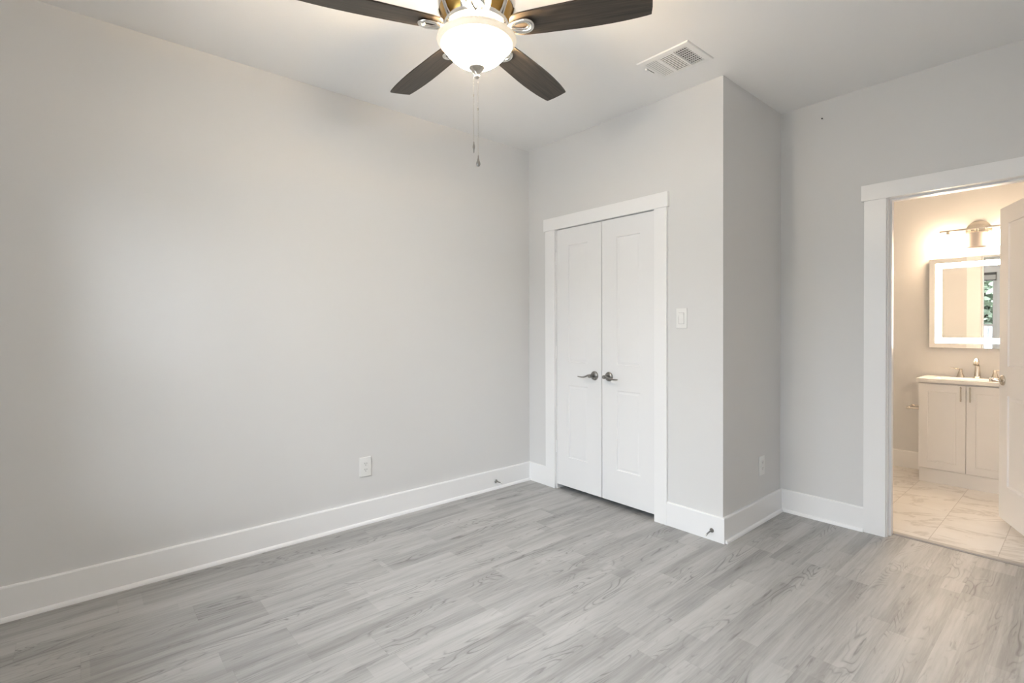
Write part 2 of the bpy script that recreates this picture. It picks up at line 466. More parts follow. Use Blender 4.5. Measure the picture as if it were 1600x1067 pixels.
# ------------------------------------------------------------------ closet: jamb, casing, doors
bm = nb()
bx(bm, CX0-0.002, CX0+0.001, -0.001, 0.115, 0, CZ); bx(bm, CX1-0.001, CX1+0.002, -0.001, 0.115, 0, CZ)
bx(bm, CX0, CX1, 0.040, 0.055, CZ-0.012, CZ)
struct('trim_1', bm, m_trim, 'white jamb inside the closet opening', 'door jamb')
bm = nb()
for x0, x1 in ((0.209, 0.3105), (1.2185, 1.310)):
    b2 = nb(); bx(b2, x0, x1, -0.018, 0, 0, 2.040); bevel(b2, 0.0015)
    me_ = bpy.data.meshes.new('tmp'); b2.to_mesh(me_); b2.free(); bm.from_mesh(me_); bpy.data.meshes.remove(me_)
b2 = nb(); bx(b2, 0.195, 1.322, -0.024, 0, 2.040, 2.136); bevel(b2, 0.0015)
me_ = bpy.data.meshes.new('tmp'); b2.to_mesh(me_); b2.free(); bm.from_mesh(me_); bpy.data.meshes.remove(me_)
struct('trim_2', bm, m_trim, 'white craftsman casing around the closet doors', 'door casing')

def panel_slab(w, h, t, panels, stile0, stile1, depth=0.0045, slope=0.011):
    """door slab: front face at y=0 (facing -y) with recessed panels, plain back"""
    bm = nb()
    xs = [0, stile0, w-stile1, w]
    zs = [0]
    for a, b in panels: zs += [a, b]
    zs.append(h)
    g = [[bm.verts.new((x, 0, z)) for z in zs] for x in xs]
    for i in range(3):
        for j in range(len(zs)-1):
            q = (g[i][j], g[i+1][j], g[i+1][j+1], g[i][j+1])
            if i == 1 and j % 2 == 1:
                x0, x1, z0, z1 = xs[1], xs[2], zs[j], zs[j+1]
                loops = [list(q)]
                for off, dp in ((0.003, depth), (slope, depth), (slope+0.012, depth*0.5)):
                    loops.append([bm.verts.new(p) for p in ((x0+off, dp, z0+off), (x1-off, dp, z0+off), (x1-off, dp, z1-off), (x0+off, dp, z1-off))])
                for A, B in zip(loops, loops[1:]):
                    for k in range(4): bm.faces.new((A[k], A[(k+1) % 4], B[(k+1) % 4], B[k]))
                bm.faces.new(loops[-1])
            else:
                bm.faces.new(q)
    bk = [bm.verts.new(p) for p in ((0, t, 0), (w, t, 0), (w, t, h), (0, t, h))]
    bm.faces.new(bk)
    bot = [g[i][0] for i in range(4)]; top = [g[i][-1] for i in range(4)]
    lft = g[0]; rg = g[3]
    bm.faces.new(bot+[bk[1], bk[0]]); bm.faces.new(top+[bk[2], bk[3]])
    bm.faces.new(lft+[bk[3], bk[0]]); bm.faces.new(rg+[bk[2], bk[1]])
    return bm
def lever_set(parent, x, z, s, metal, length=0.118, y0=0.0, straight=False):
    """rosette and wave lever on a face looking to -y; s = +1 lever to +x"""
    h = bpy.data.objects.new('door_handle', None); h.empty_display_size = 0.02; C.objects.link(h); h.parent = parent; h.location = (x, y0, z)
    bm = nb()
    lathe(bm, [(0, 0), (0.033, 0), (0.0335, -0.004), (0.031, -0.009), (0.024, -0.0125), (0.016, -0.015), (0, -0.016)], 40, 'y')
    obj('rosette', bm, metal, h, True)
    bm = nb()
    lathe(bm, [(0, -0.012), (0.0125, -0.012), (0.0105, -0.030), (0.011, -0.045), (0.0135, -0.050), (0.0135, -0.062), (0.011, -0.066), (0, -0.067)], 24, 'y')
    pts, rad = [], []
    for i in range(15):
        t = i/14
        q_ = max(0.0, min(1.0, (t-0.12)/0.55))
        zz = 0 if straight else 0.0045*math.exp(-((t-0.12)/0.13)**2)-0.0125*q_*q_*(3-2*q_)+0.0025*max(0.0, t-0.75)*4
        pts.append((s*length*t, -0.056+0.006*math.sin(PI*t), zz))
        rad.append(0.0098*(1-0.45*t) if i < 14 else 0.003)
    tube(bm, pts, rad, 12, flat=0.75)
    obj('lever', bm, metal, h, True)
    return h
def hinge_knuckle(parent, x, z, y=-0.004, m_=None):
    bm = nb()
    for k in range(5):
        z0 = z-0.045+k*0.018
        lathe(bm, [(0, z0+0.0006), (0.0058, z0+0.0006), (0.0058, z0+0.0174), (0, z0+0.0174)], 14, 'z', (x, y, 0))
    lathe(bm, [(0, z-0.049), (0.0045, z-0.048), (0.0045, z-0.0445)], 12, 'z', (x, y, 0))
    lathe(bm, [(0.0045, z+0.0445), (0.0045, z+0.048), (0, z+0.049)], 12, 'z', (x, y, 0))
    return obj('hinge', bm, m_ or m_trim, parent, True)
DB = 0.038
PAN = [(0.265-DB, 0.826-DB), (1.006-DB, 1.905-DB)]
d1 = thing('door_1', 'left leaf of the white double closet doors, lever pointing left', 'door', (0.3235, 0.001, DB), kind='structure')
obj('door_leaf', panel_slab(0.4425, 1.998, 0.035, PAN, 0.122, 0.130), m_door, d1)
lever_set(d1, 0.704-0.3235, 0.918-DB, -1, m_satin)
for z in (1.815, 1.075, 0.335): hinge_knuckle(d1, -0.0045, z-DB)
d2 = thing('door_2', 'right leaf of the white double closet doors, lever pointing right', 'door', (0.7730, 0.001, DB), kind='structure')
obj('door_leaf', panel_slab(0.4425, 1.998, 0.035, PAN, 0.130, 0.118), m_door, d2)
lever_set(d2, 0.836-0.7730, 0.920-DB, 1, m_satin)
for z in (1.815, 1.075, 0.335): hinge_knuckle(d2, 0.4440, z-DB)

# ------------------------------------------------------------------ bathroom doorway
bm = nb()
bx(bm, DX0-0.020, DX0, Y1-0.001, Y1+WT+0.001, 0, 2.04); bx(bm, DX1, DX1+0.020, Y1-0.001, Y1+WT+0.001, 0, 2.04)
bx(bm, DX0-0.020, DX1+0.020, Y1-0.001, Y1+WT+0.001, 2.04, 2.06)
bx(bm, DX0, DX0+0.011, Y1+0.035, Y1+0.075, 0, 2.029); bx(bm, DX1-0.011, DX1, Y1+0.035, Y1+0.075, 0, 2.029)
bx(bm, DX0, DX1, Y1+0.035, Y1+0.075, 2.029, 2.04)
struct('trim_3', bm, m_trim, 'white jamb and stop lining the bathroom doorway', 'door jamb')
def casing(name, y, s, label):
    bm = nb()
    for b in ((DX0-0.119, DX0-0.006, 0, 2.040, 0.018), (DX1+0.006, DX1+0.112, 0, 2.040, 0.018), (DX0-0.134, DX1+0.122, 2.040, 2.136, 0.024)):
        b2 = nb(); bx(b2, b[0], b[1], min(y, y+s*b[4]), max(y, y+s*b[4]), b[2], b[3]); bevel(b2, 0.0015)
        me_ = bpy.data.meshes.new('tmp'); b2.to_mesh(me_); b2.free(); bm.from_mesh(me_); bpy.data.meshes.remove(me_)
    return struct(name, bm, m_trim, label, 'door casing')
casing('trim_4', Y1, -1, 'white craftsman casing around the bathroom doorway')
casing('trim_5', Y1+WT, 1, 'casing on the bathroom side of the doorway, seen in the mirror')
bm = nb(); prism(bm, [(0.893, 0), (0.943, 0), (0.943, 0.004), (0.938, 0.008), (0.900, 0.008), (0.893, 0.003)], 'x', DX0, DX1)
struct('trim_6', bm, m_strip, 'grey transition strip between plank floor and bathroom tile', 'threshold strip')
# open door leaf
FP = Vector((2.692, 1.68)); HP = Vector((3.0, 0.957))
dd = (HP-FP); DW = dd.length
d3 = thing('door_3', 'white panelled bathroom door standing open into the bathroom', 'door', (FP.x, FP.y, 0.030), (0, 0, math.atan2(dd.y, dd.x)), kind='structure')
obj('door_leaf', panel_slab(DW, 2.0, 0.035, [(0.225, 0.80), (0.985, 1.89)], 0.118, 0.118, 0.008, 0.014), m_door, d3)
lever_set(d3, 0.058, 0.893, 1, m_bnickel, length=0.105, straight=True)
for z in (1.79, 1.03, 0.26): hinge_knuckle(d3, DW-0.004, z, 0.040)

# ------------------------------------------------------------------ window, blind
def frame_bm(x0, x1, z0, z1, y0, y1, t):
    bm = nb()
    bx(bm, x0, x0+t, y0, y1, z0, z1); bx(bm, x1-t, x1, y0, y1, z0, z1)
    bx(bm, x0+t, x1-t, y0, y1, z0, z0+t); bx(bm, x0+t, x1-t, y0, y1, z1-t, z1)
    return bm
def window(name, label, x0, x1, twin, cl, cr_):
    w1 = thing(name, label, 'window', (x0, YB, WZ0), kind='structure')
    WW, WH = x1-x0, WZ1-WZ0
    obj('window_frame', frame_bm(0, WW, 0, WH, -0.135, -0.055, 0.030), m_vinyl, w1)
    zr = 1.295-WZ0
    MUL = WW/2
    spans = ((0.030, WW-0.030),)
    if twin:
        bm = nb(); bx(bm, MUL-0.030, MUL+0.030, -0.135, -0.055, 0.030, WH-0.030); obj('mullion', bm, m_vinyl, w1)
        spans = ((0.030, MUL-0.030), (MUL+0.030, WW-0.030))
    for xa, xb in spans:
        su = obj('sash', frame_bm(xa, xb, zr-0.018, WH-0.030, -0.128, -0.098, 0.034), m_vinyl, w1)
        bm = nb(); bx(bm, xa+0.034, xb-0.034, -0.115, -0.111, zr+0.016, WH-0.064); obj('pane', bm, m_glass, su)
        sl = obj('sash', frame_bm(xa, xb, 0.030, zr+0.018, -0.094, -0.064, 0.036), m_vinyl, w1)
        bm = nb(); bx(bm, xa+0.036, xb-0.036, -0.081, -0.077, 0.066, zr-0.018); obj('pane', bm, m_glass, sl)
    bm = nb(); bx(bm, 0.001, WW-0.001, -0.055, 0.0, -0.001, 0.016); bx(bm, -cl*0.9, WW+cr_*0.9, 0.0, 0.032, -0.008, 0.016); obj('window_sill', bm, m_trim, w1)
    bm = nb()
    bx(bm, -cl, 0, 0, 0.018, 0.016, WH); bx(bm, WW, WW+cr_, 0, 0.018, 0.016, WH); bx(bm, -cl, WW+cr_, 0, 0.022, WH, WH+0.095)
    bx(bm, -cl, WW+cr_, 0, 0.018, -0.098, -0.008)
    obj('window_casing', bm, m_trim, w1)
window('window_1', 'twin double-hung window with white frame, reflected in the bathroom mirror', WX0, WX1, True, 0.09, 0.086)
window('window_added_2', 'unseen double-hung window added behind the camera for daylight', VX_0, VX_1, False, 0.086, 0.09)
WW = WX1-WX0
bl = thing('window_blind', 'white blind raised to the top of the window in the mirror', 'blind', (WX0+0.02, YB-0.052, WZ1))
bm = nb(); bx(bm, 0, WW-0.04, 0, 0.045, -0.040, 0); bevel(bm, 0.003); obj('headrail', bm, m_blindrail, bl, True)  # rail grey paints in the headrail's shadow line
bm = nb()
for k in range(9): bx(bm, 0.004, WW-0.044, 0.003, 0.042, -0.050-k*0.009, -0.0425-k*0.009)
obj('slat_stack', bm, m_blind, bl)
bm = nb(); bx(bm, 0.002, WW-0.042, 0.004, 0.041, -0.140, -0.124); bevel(bm, 0.003); obj('bottom_rail', bm, m_blindrail, bl, True)
bm = nb(); tube(bm, [(1.775-WX0-0.02, 0.048, -0.030), (1.775-WX0-0.02, 0.050, -0.6), (1.775-WX0-0.02, 0.049, -1.30)], 0.007, 8); obj('tilt_wand', bm, m_vinyl, bl, True)

# ------------------------------------------------------------------ wall plates
def outlet(label, loc, rotz, decora=False):
    t = thing('power_outlet', label, 'outlet', loc, (0, 0, rotz), 'wall outlets')
    bm = nb(); bx(bm, -0.0395, 0.0395, -0.0065, 0, -0.0625, 0.0625); bevel(bm, 0.003, 3); obj('cover_plate', bm, m_plastic, t, True)
    if decora:
        bm = nb(); bx(bm, -0.0170, 0.0170, -0.0095, -0.005, -0.0335, 0.0335); bevel(bm, 0.001)
        s = obj('receptacle', bm, m_plastic, t, True); zs = (0.019, -0.019)
        for z in zs:
            bm = nb()
            bx(bm, -0.0075, -0.0055, -0.0099, -0.009, z-0.001, z+0.0065); bx(bm, 0.0055, 0.0075, -0.0099, -0.009, z-0.001, z+0.0065)
            lathe(bm, [(0.0024, -0.0099), (0, -0.0099)], 12, 'y', (0, 0, z-0.007))
            obj('slots', bm, m_dark, s)
    else:
        for z in (0.0195, -0.0195):
            bm = nb()
            pts = []
            for i in range(28):
                a = 2*PI*i/28
                pts.append((0.0172*math.cos(a), max(-0.0138, min(0.0138, 0.0172*math.sin(a)))+z))
            prism(bm, pts, 'y', -0.0095, -0.005); s = obj('receptacle', bm, m_plastic, t)
            bm = nb()
            bx(bm, -0.0077, -0.0053, -0.0100, -0.009, z-0.001, z+0.008); bx(bm, 0.0053, 0.0077, -0.0100, -0.009, z, z+0.007)
            lathe(bm, [(0.0026, -0.0100), (0, -0.0100)], 12, 'y', (0, 0, z-0.0075))
            obj('slots', bm, m_dark, s)
    for z in ((0.048, -0.048) if decora else (0.0,)):
        bm = nb(); lathe(bm, [(0.0028, -0.0062), (0.0022, -0.0076), (0, -0.0078)], 12, 'y', (0, 0, z))
        obj('screw', bm, m_plastic, t, True)
    return t
outlet('white duplex power outlet low on the long left wall', (0.0, -1.457, 0.370), R(90))
outlet('white rectangular power outlet low on the short shaded return wall', (X1, 0.518, 0.365), R(90), True)
sw = thing('light_switch', 'white rocker light switch right of the closet doors', 'light switch', (1.4085, 0, 1.326))
bm = nb(); bx(bm, -0.0375, 0.0375, -0.0065, 0, -0.063, 0.063); bevel(bm, 0.003, 3); obj('cover_plate', bm, m_plastic, sw, True)
bm = nb(); prism(bm, [(-0.005, -0.0335), (-0.0085, -0.0335), (-0.0075, 0.0), (-0.0115, 0.0335), (-0.005, 0.0335)], 'x', -0.0165, 0.0165)
obj('rocker', bm, m_plastic, sw)
bm = nb()
for b in ((-0.0185, 0.0185, 0.0342, 0.0352), (-0.0185, 0.0185, -0.0352, -0.0342), (-0.0185, -0.0173, -0.0352, 0.0352), (0.0173, 0.0185, -0.0352, 0.0352)):
    bx(bm, b[0], b[1], -0.0068, -0.006, b[2], b[3])
obj('rocker_gap', bm, mat('grey_gap', (0.25, 0.25, 0.25), 0.6), sw)
for z in (0.048, -0.048):
    bm = nb(); lathe(bm, [(0.0028, -0.0062), (0.0022, -0.0076), (0, -0.0078)], 12, 'y', (0, 0, z))
    obj('screw', bm, m_plastic, sw, True)

# door stops
def door_stop(label, loc, rotz, droop=0.0):
    t = thing('door_stop', label, 'door stop', loc, (0, 0, rotz), 'baseboard door stops')
    bm = nb(); lathe(bm, [(0, 0), (0.013, 0), (0.0125, -0.004), (0.008, -0.009), (0.0045, -0.012), (0, -0.012)], 24, 'y'); obj('base_plate', bm, m_satin, t, True)
    pts = []
    for i in range(90):
        a = i*0.75; q = i/89
        pts.append((0.0034*math.cos(a), -0.010-0.055*q, 0.0034*math.sin(a)-droop*q*q))
    bm = nb(); tube(bm, pts, 0.0013, 6); obj('spring', bm, m_satin, t, True)
    bm = nb(); lathe(bm, [(0, -0.064), (0.0062, -0.064), (0.0066, -0.070), (0.0062, -0.078), (0, -0.080)], 18, 'y', (0, 0, -droop)); obj('rubber_tip', bm, m_rubber, t, True)
    return t
door_stop('spring door stop on the left wall baseboard near the room corner', (0.015, -0.376, 0.061), R(90))
door_stop('spring door stop on the baseboard right of the closet doors', (1.613, -0.015, 0.060), 0.0, 0.010)
nl = nb(); lathe(nl, [(0, 0.0), (0.0012, 0.0), (0.0012, -0.012), (0.0045, -0.012), (0.0045, -0.0145), (0, -0.015)], 12, 'y')
nail = obj('picture_nail', nl, m_nail, None, True, (1.932, Y1, 2.624)); tag(nail, 'tiny dark nail high on the wall above the doorway', 'nail')

# ------------------------------------------------------------------ ceiling vent
vt = thing('ceiling_vent', 'white three-section ceiling air vent above the closet wall', 'vent', (1.575, -0.357, H))
vx, vy = 0.156, 0.134
bm = nb()
fx, fy = 0.122, 0.098
def ring(x, y, z): return [bm.verts.new(p) for p in ((-x, -y, z), (x, -y, z), (x, y, z), (-x, y, z))]
L0 = ring(vx, vy, 0); L1 = ring(vx, vy, -0.0025); L2 = ring(vx-0.004, vy-0.004, -0.0065); L2b = ring(fx+0.010, fy+0.010, -0.0080); L3 = ring(fx, fy, -0.0080); L4 = ring(fx, fy, -0.001)
for A, B in ((L0, L1), (L1, L2), (L2, L2b), (L2b, L3), (L3, L4)):
    for k in range(4): bm.faces.new((A[k], A[(k+1) % 4], B[(k+1) % 4], B[k]))
for x in (-0.043, 0.045): bx(bm, x-0.006, x+0.006, -fy, fy, -0.0082, -0.002)
obj('vent_frame', bm, m_plastic, vt)
bm = nb(); bx(bm, -fx, fx, -fy, fy, -0.0018, -0.0006); obj('duct_shade', bm, m_cavity, vt)  # flat dark sheet below the solid ceiling stands in for the duct's shade
def slats_y(x0, x1, k, cover, tilt):
    bm = nb(); st = (x1-x0)/k
    for i in range(k):
        x = x0+st*(i+0.5); hw = st*cover/2; dz = hw*math.tan(tilt)
        prism(bm, [(x-hw, -0.0072-dz), (x+hw, -0.0072+dz), (x+hw, -0.0062+dz), (x-hw, -0.0062-dz)], 'y', -fy, fy)
    return bm
def slats_x(y0, y1, x0, x1, k, cover, tilt, z=-0.0072):
    bm = nb(); st = (y1-y0)/k
    for i in range(k):
        y = y0+st*(i+0.5); hw = st*cover/2; dz = hw*math.tan(tilt)
        prism(bm, [(y-hw, z-dz), (y+hw, z+dz), (y+hw, z+0.001+dz), (y-hw, z+0.001-dz)], 'x', x0, x1)
    return bm
obj('louver_bank', slats_y(-fx, -0.049, 6, 0.70, R(8)), m_plastic, vt)
obj('louver_bank', slats_x(-fy, fy, -0.037, 0.039, 12, 0.46, R(-8)), m_plastic, vt)
b3 = slats_y(0.051, fx, 6, 0.42, R(-10))
for i in range(9):
    y = -fy+(i+0.5)*2*fy/9
    bx(b3, 0.051, fx, y-0.004, y+0.004, -0.0042, -0.0030)
obj('louver_bank', b3, m_plastic, vt)
bm = nb(); bx(bm, -vx+0.014, -vx+0.018, -0.055, 0.015, -0.0082, -0.0070); obj('lever_slot', bm, m_cavity, vt)
bm = nb(); bx(bm, -vx+0.012, -vx+0.020, -0.066, -0.054, -0.019, -0.0070); bevel(bm, 0.0015); obj('lever_tab', bm, m_plastic, vt, True)

# ------------------------------------------------------------------ ceiling fan
FX, FY = 1.504, -1.666
ZR = 2.402-H      # rim of the glass bowl
ZB = 2.437-H      # blades
fan = thing('ceiling_fan', 'five-blade dark walnut ceiling fan with lit glass bowl and nickel motor', 'ceiling fan', (FX, FY, H))
bm = nb()
lathe(bm, [(0, 0), (0.080, 0), (0.082, -0.020), (0.076, -0.045), (0.070, -0.060), (0.078, -0.075), (0.120, -0.095), (0.146, -0.115), (0.153, -0.140), (0.153, -0.195), (0.150, -0.215), (0.146, -0.222), (0.1445, -0.222)], 64)
obj('motor_housing', bm, m_nickel, fan, True)
bm = nb()
lathe(bm, [(0.1440, -0.222), (0.139, -0.240), (0.129, -0.262), (0.116, -0.283), (0.100, -0.290), (0, -0.290)], 64)
vent_in = obj('vent_lining', bm, m_brass, fan, True)
for k in range(10):
    bm = nb()
    a = 2*PI*(k+0.35)/10
    ca, sa = math.cos(a), math.sin(a)
    pts = [(r*ca, r*sa, h) for r, h in ((0.149, -0.220), (0.1435, -0.240), (0.1335, -0.263), (0.119, -0.286))]
    tube(bm, pts, [0.013, 0.010, 0.010, 0.014], 10, flat=0.35, up=Vector((ca, sa, 0.4)).normalized())
    obj('vent_rib', bm, m_nickel, fan, True)
bm = nb()
lathe(bm, [(0.1255, -0.276), (0.128, -0.284), (0.126, -0.294), (0.118, -0.299), (0.095, -0.301), (0.060, -0.303), (0.060, -0.318), (0.090, -0.322), (0.098, -0.327), (0.098, -0.336), (0.094, -0.338), (0, -0.338)], 64)
obj('light_fitter', bm, m_nickel, fan, True)
# glass bowl, local origin on the rim
bm = nb()
lathe(bm, [(0.1390, -0.017), (0.1375, -0.021), (0.1300, -0.031), (0.119, -0.046), (0.104, -0.063), (0.086, -0.079), (0.065, -0.0925), (0.043, -0.1020), (0.022, -0.108), (0, -0.1095)], 72)
bowl = obj('glass_bowl', bm, m_bowl, fan, True, (0, 0, ZR))
bm = nb()
lathe(bm, [(0.141, 0.006), (0.150, 0.005), (0.1548, 0.001), (0.1555, -0.004), (0.153, -0.009), (0.1475, -0.0125), (0.1455, -0.018), (0.142, -0.0205), (0.1395, -0.019)], 72)
obj('bowl_lip', bm, m_lip, bowl, True)
bm = nb()
lathe(bm, [(0, -0.100), (0.0300, -0.1070), (0.0310, -0.1105), (0.0270, -0.115), (0.0180, -0.122), (0.0100, -0.130), (0.0075, -0.135), (0.0105, -0.138), (0.0115, -0.144), (0.0085, -0.149), (0.0030, -0.152), (0, -0.1525)], 32)
obj('finial', bm, m_bnickel, bowl, True)
for k in range(3):
    a = R(328)-2*PI*k/3
    bm = nb(); lathe(bm, [(0, -0.006), (0.014, -0.008), (0.017, -0.020), (0.024, -0.045), (0.026, -0.058), (0.022, -0.073), (0.010, -0.082), (0, -0.083)], 20, 'z', (0.055*math.cos(a), 0.055*math.sin(a), 0.035))
    obj('bulb', bm, m_bulb, bowl, True)
# blades
def blade_mesh():
    bm = nb()
    prof = [(0.138, 0.022), (0.143, 0.036), (0.156, 0.048), (0.180, 0.055), (0.25, 0.0600), (0.33, 0.0635), (0.40, 0.0665), (0.46, 0.0675), (0.52, 0.0665), (0.57, 0.0640), (0.61, 0.0605), (0.645, 0.0565), (0.655, 0.0545)]
    up_, lo = [(r, w) for r, w in prof], [(r, -w) for r, w in prof]
    tip = [(0.6645, 0.0525), (0.668, 0.020), (0.668, -0.020), (0.6645, -0.0525)]
    out = up_+tip+lo[::-1]
    prism(bm, out, 'z', -0.003, 0.003)
    return bm
b0 = obj('blade', blade_mesh(), m_blade, fan)
def iron_mesh():
    bm = nb()
    # arm
    tube(bm, [(0.090, 0, -0.004), (0.105, 0, -0.006), (0.120, 0, -0.0105), (0.126, 0, -0.0110)], [0.013, 0.011, 0.0095, 0.009], 12, flat=0.6)
    # teardrop loop
    pts = []
    for i in range(36):
        t = 2*PI*i/36
        rr = 0.170-0.054*math.cos(t); w = 0.034*math.sin(t)*(0.62-0.38*math.cos(t))*1.15
        pts.append((rr, w, -0.0110))
    tube(bm, pts, 0.0085, 10, closed=True, flat=0.75)
    tube(bm, [((p[0]-0.170)*0.70+0.174, p[1]*0.66, -0.0075) for p in pts], 0.0045, 8, closed=True, flat=0.7)
    return bm
i0 = obj('blade_iron', iron_mesh(), m_nickel, fan, True)
A0 = 178.1
for k in range(5):
    for src, first in ((b0, k == 0), (i0, k == 0)):
        o = src if first else src.copy()
        if not first:
            C.objects.link(o); o.parent = fan
        q = Matrix.Rotation(R(A0+72*k), 4, 'Z') @ Matrix.Rotation(R(-10), 4, 'X')
        o.matrix_local = Matrix.Translation((0, 0, ZB)) @ q
# pull chains
cr = Vector((math.cos(YAW), math.sin(YAW), 0))
def chain(off, ztop, zbot, zbead, pend):
    bm = nb()
    z = ztop
    while z > zbot:
        lathe(bm, [(0, z), (0.0011, z-0.0008), (0.0011, z-0.0024), (0, z-0.0032)], 6, 'z', off)
        z -= 0.0036
    lathe(bm, [(0, zbead+0.006), (0.0026, zbead+0.004), (0.0026, zbead-0.004), (0, zbead-0.006)], 10, 'z', off)
    o = obj('pull_chain', bm, m_bnickel, fan, True)
    bm = nb(); lathe(bm, [(r, h+zbot) for r, h in pend], 20, 'z', off)
    obj('chain_pendant', bm, m_satin, o, True)
chain(tuple(cr*-0.013), 2.275-H, 2.003-H, 2.185-H, [(0, 0.002), (0.0022, 0), (0.0026, -0.008), (0.0044, -0.014), (0.0046, -0.024), (0.0030, -0.030), (0.0026, -0.038), (0.0016, -0.044), (0, -0.045)])
chain(tuple(cr*0.002+Vector((0, 0.003, 0))), 2.240-H, 1.950-H, 2.132-H, [(0, 0.002), (0.0020, 0), (0.0024, -0.010), (0.0050, -0.020), (0.0085, -0.030), (0.0088, -0.035), (0.0065, -0.041), (0, -0.044)])

# ------------------------------------------------------------------ bathroom
VX0, VX1, VYF = 2.146, 2.734, 2.408
van = thing('vanity_cabinet', 'white two-door vanity cabinet with bar pulls in the bathroom', 'cabinet', (VX0, VYF, 0))
vw = VX1-VX0; vd = YBA-0.002-VYF
bm = nb()
for b in ((0, 0.018, 0, vd, 0.110, 0.8145), (vw-0.018, vw, 0, vd, 0.110, 0.8145), (0.018, vw-0.018, vd-0.010, vd, 0.110, 0.8145),
          (0.018, vw-0.018, 0, vd-0.010, 0.110, 0.128), (0.018, vw-0.018, 0, 0.018, 0.765, 0.8145)):
    bx(bm, *b)
obj('cabinet_body', bm, m_cab, van)
bm = nb(); bx(bm, 0.004, vw-0.004, -0.012, vd, 0, 0.110); obj('toe_kick', bm, m_cab, van)
def cab_door(x0, x1, pull_x):
    bm = panel_slab(x1-x0, 0.690, 0.018, [(0.058, 0.632)], 0.055, 0.055, 0.0035, 0.003)
    d = obj('door', bm, m_cab, van, False, (x0, -0.0185, 0.114))
    bm = nb()
    px = pull_x-x0
    tube(bm, [(px, -0.028, 0.566), (px, -0.028, 0.684)], 0.0048, 12)
    for z in (0.582, 0.668): tube(bm, [(px, 0.0005, z), (px, -0.028, z)], 0.0038, 10)
    obj('handle', bm, m_bnickel, d, True)
mid = 2.440-VX0
cab_door(0.002, mid-0.0015, 2.412-VX0)
cab_door(mid+0.0015, vw-0.002, 2.4665-VX0)
# countertop with an integral basin
ct = thing('vanity_countertop', 'white countertop with sunken basin on the bathroom vanity', 'countertop', (2.130, 2.384, 0.815))
cw, cd, chh = 0.620, YBA-0.002-2.384, 0.030
bm = nb()
xs = [0, 0.10, 0.52, cw]; ys = [0, 0.075, 0.300, cd]
g4 = [[bm.verts.new((x, y, chh)) for y in ys] for x in xs]
for i in range(3):
    for j in range(3):
        q = (g4[i][j], g4[i+1][j], g4[i+1][j+1], g4[i][j+1])
        if (i, j) == (1, 1):
            lp = list(q)
            for off, z in ((0.012, chh-0.012), (0.035, -0.055), (0.075, -0.085)):
                nl_ = [bm.verts.new(p) for p in ((0.10+off, 0.075+off, z), (0.52-off, 0.075+off, z), (0.52-off, 0.300-off, z), (0.10+off, 0.300-off, z))]
                for k in range(4): bm.faces.new((lp[k], lp[(k+1) % 4], nl_[(k+1) % 4], nl_[k]))
                lp = nl_
            bm.faces.new(lp)
        else: bm.faces.new(q)
lo4 = [bm.verts.new(p) for p in ((0, 0, 0), (cw, 0, 0), (cw, cd, 0), (0, cd, 0))]
bm.faces.new([g4[i][0] for i in range(4)]+[lo4[1], lo4[0]]); bm.faces.new([g4[i][3] for i in range(4)]+[lo4[2], lo4[3]])
bm.faces.new([g4[0][j] for j in range(4)]+[lo4[3], lo4[0]]); bm.faces.new([g4[3][j] for j in range(4)]+[lo4[2], lo4[1]])
obj('counter_slab', bm, m_counter, ct)
# faucet
fa = thing('faucet', 'nickel widespread faucet with two lever handles on the vanity top', 'faucet', (2.466, 2.735, 0.845))
bm = nb()
lathe(bm, [(0, 0), (0.027, 0), (0.027, 0.005), (0.022, 0.009), (0.020, 0.012)], 28)
pts = [(0, 0, 0.008), (0, 0.002, 0.06), (0, 0.000, 0.100), (0, -0.012, 0.135), (0, -0.036, 0.154), (0, -0.066, 0.152), (0, -0.090, 0.134), (0, -0.100, 0.112)]
tube(bm, pts, [0.021, 0.017, 0.0145, 0.0135, 0.013, 0.013, 0.0135, 0.014], 18)
obj('spout', bm, m_bnickel, fa, True)
for s in (-1, 1):
    bm = nb()
    lathe(bm, [(0, 0), (0.027, 0), (0.0265, 0.006), (0.020, 0.022), (0.013, 0.046), (0.0105, 0.058), (0.012, 0.064), (0.012, 0.070), (0, 0.072)], 24, 'z', (s*0.105, 0, 0))
    tube(bm, [(s*0.100, 0, 0.066), (s*0.130, 0, 0.069), (s*0.175, 0, 0.077)], [0.006, 0.0045, 0.0035], 10, flat=0.6)
    obj('tap_handle', bm, m_bnickel, fa, True)
# lit mirror
mi = thing('led_mirror', 'rectangular wall mirror with a lit white border over the vanity', 'mirror', (2.150, YBA, 1.088))
mw, mh, mt = 0.612, 0.764, 0.034
bm = nb(); bx(bm, 0, mw, -mt+0.004, 0, 0, mh); obj('mirror_backing', bm, m_nickel, mi)
def ring_face(x0, z0, x1, z1, i0_, y, t):
    bm = nb()
    if i0_ is None:
        bx(bm, x0, x1, y-t, y, z0, z1)
    else:
        a, b, c_, d = i0_
        bx(bm, x0, a, y-t, y, z0, z1); bx(bm, c_, x1, y-t, y, z0, z1); bx(bm, a, c_, y-t, y, z0, b); bx(bm, a, c_, y-t, y, d, z1)
    return bm
e0, e1 = 0.041, 0.084
yF = -mt+0.004
obj('mirror_border', ring_face(0, 0, mw, mh, (e0, e0, mw-e0, mh-e0), yF, 0.004), m_mirror, mi)
obj('light_band', ring_face(e0, e0, mw-e0, mh-e0, (e1, e1, mw-e1, mh-e1), yF, 0.004), m_led, mi)
obj('mirror_glass', ring_face(e1, e1, mw-e1, mh-e1, None, yF, 0.004), m_mirror, mi)
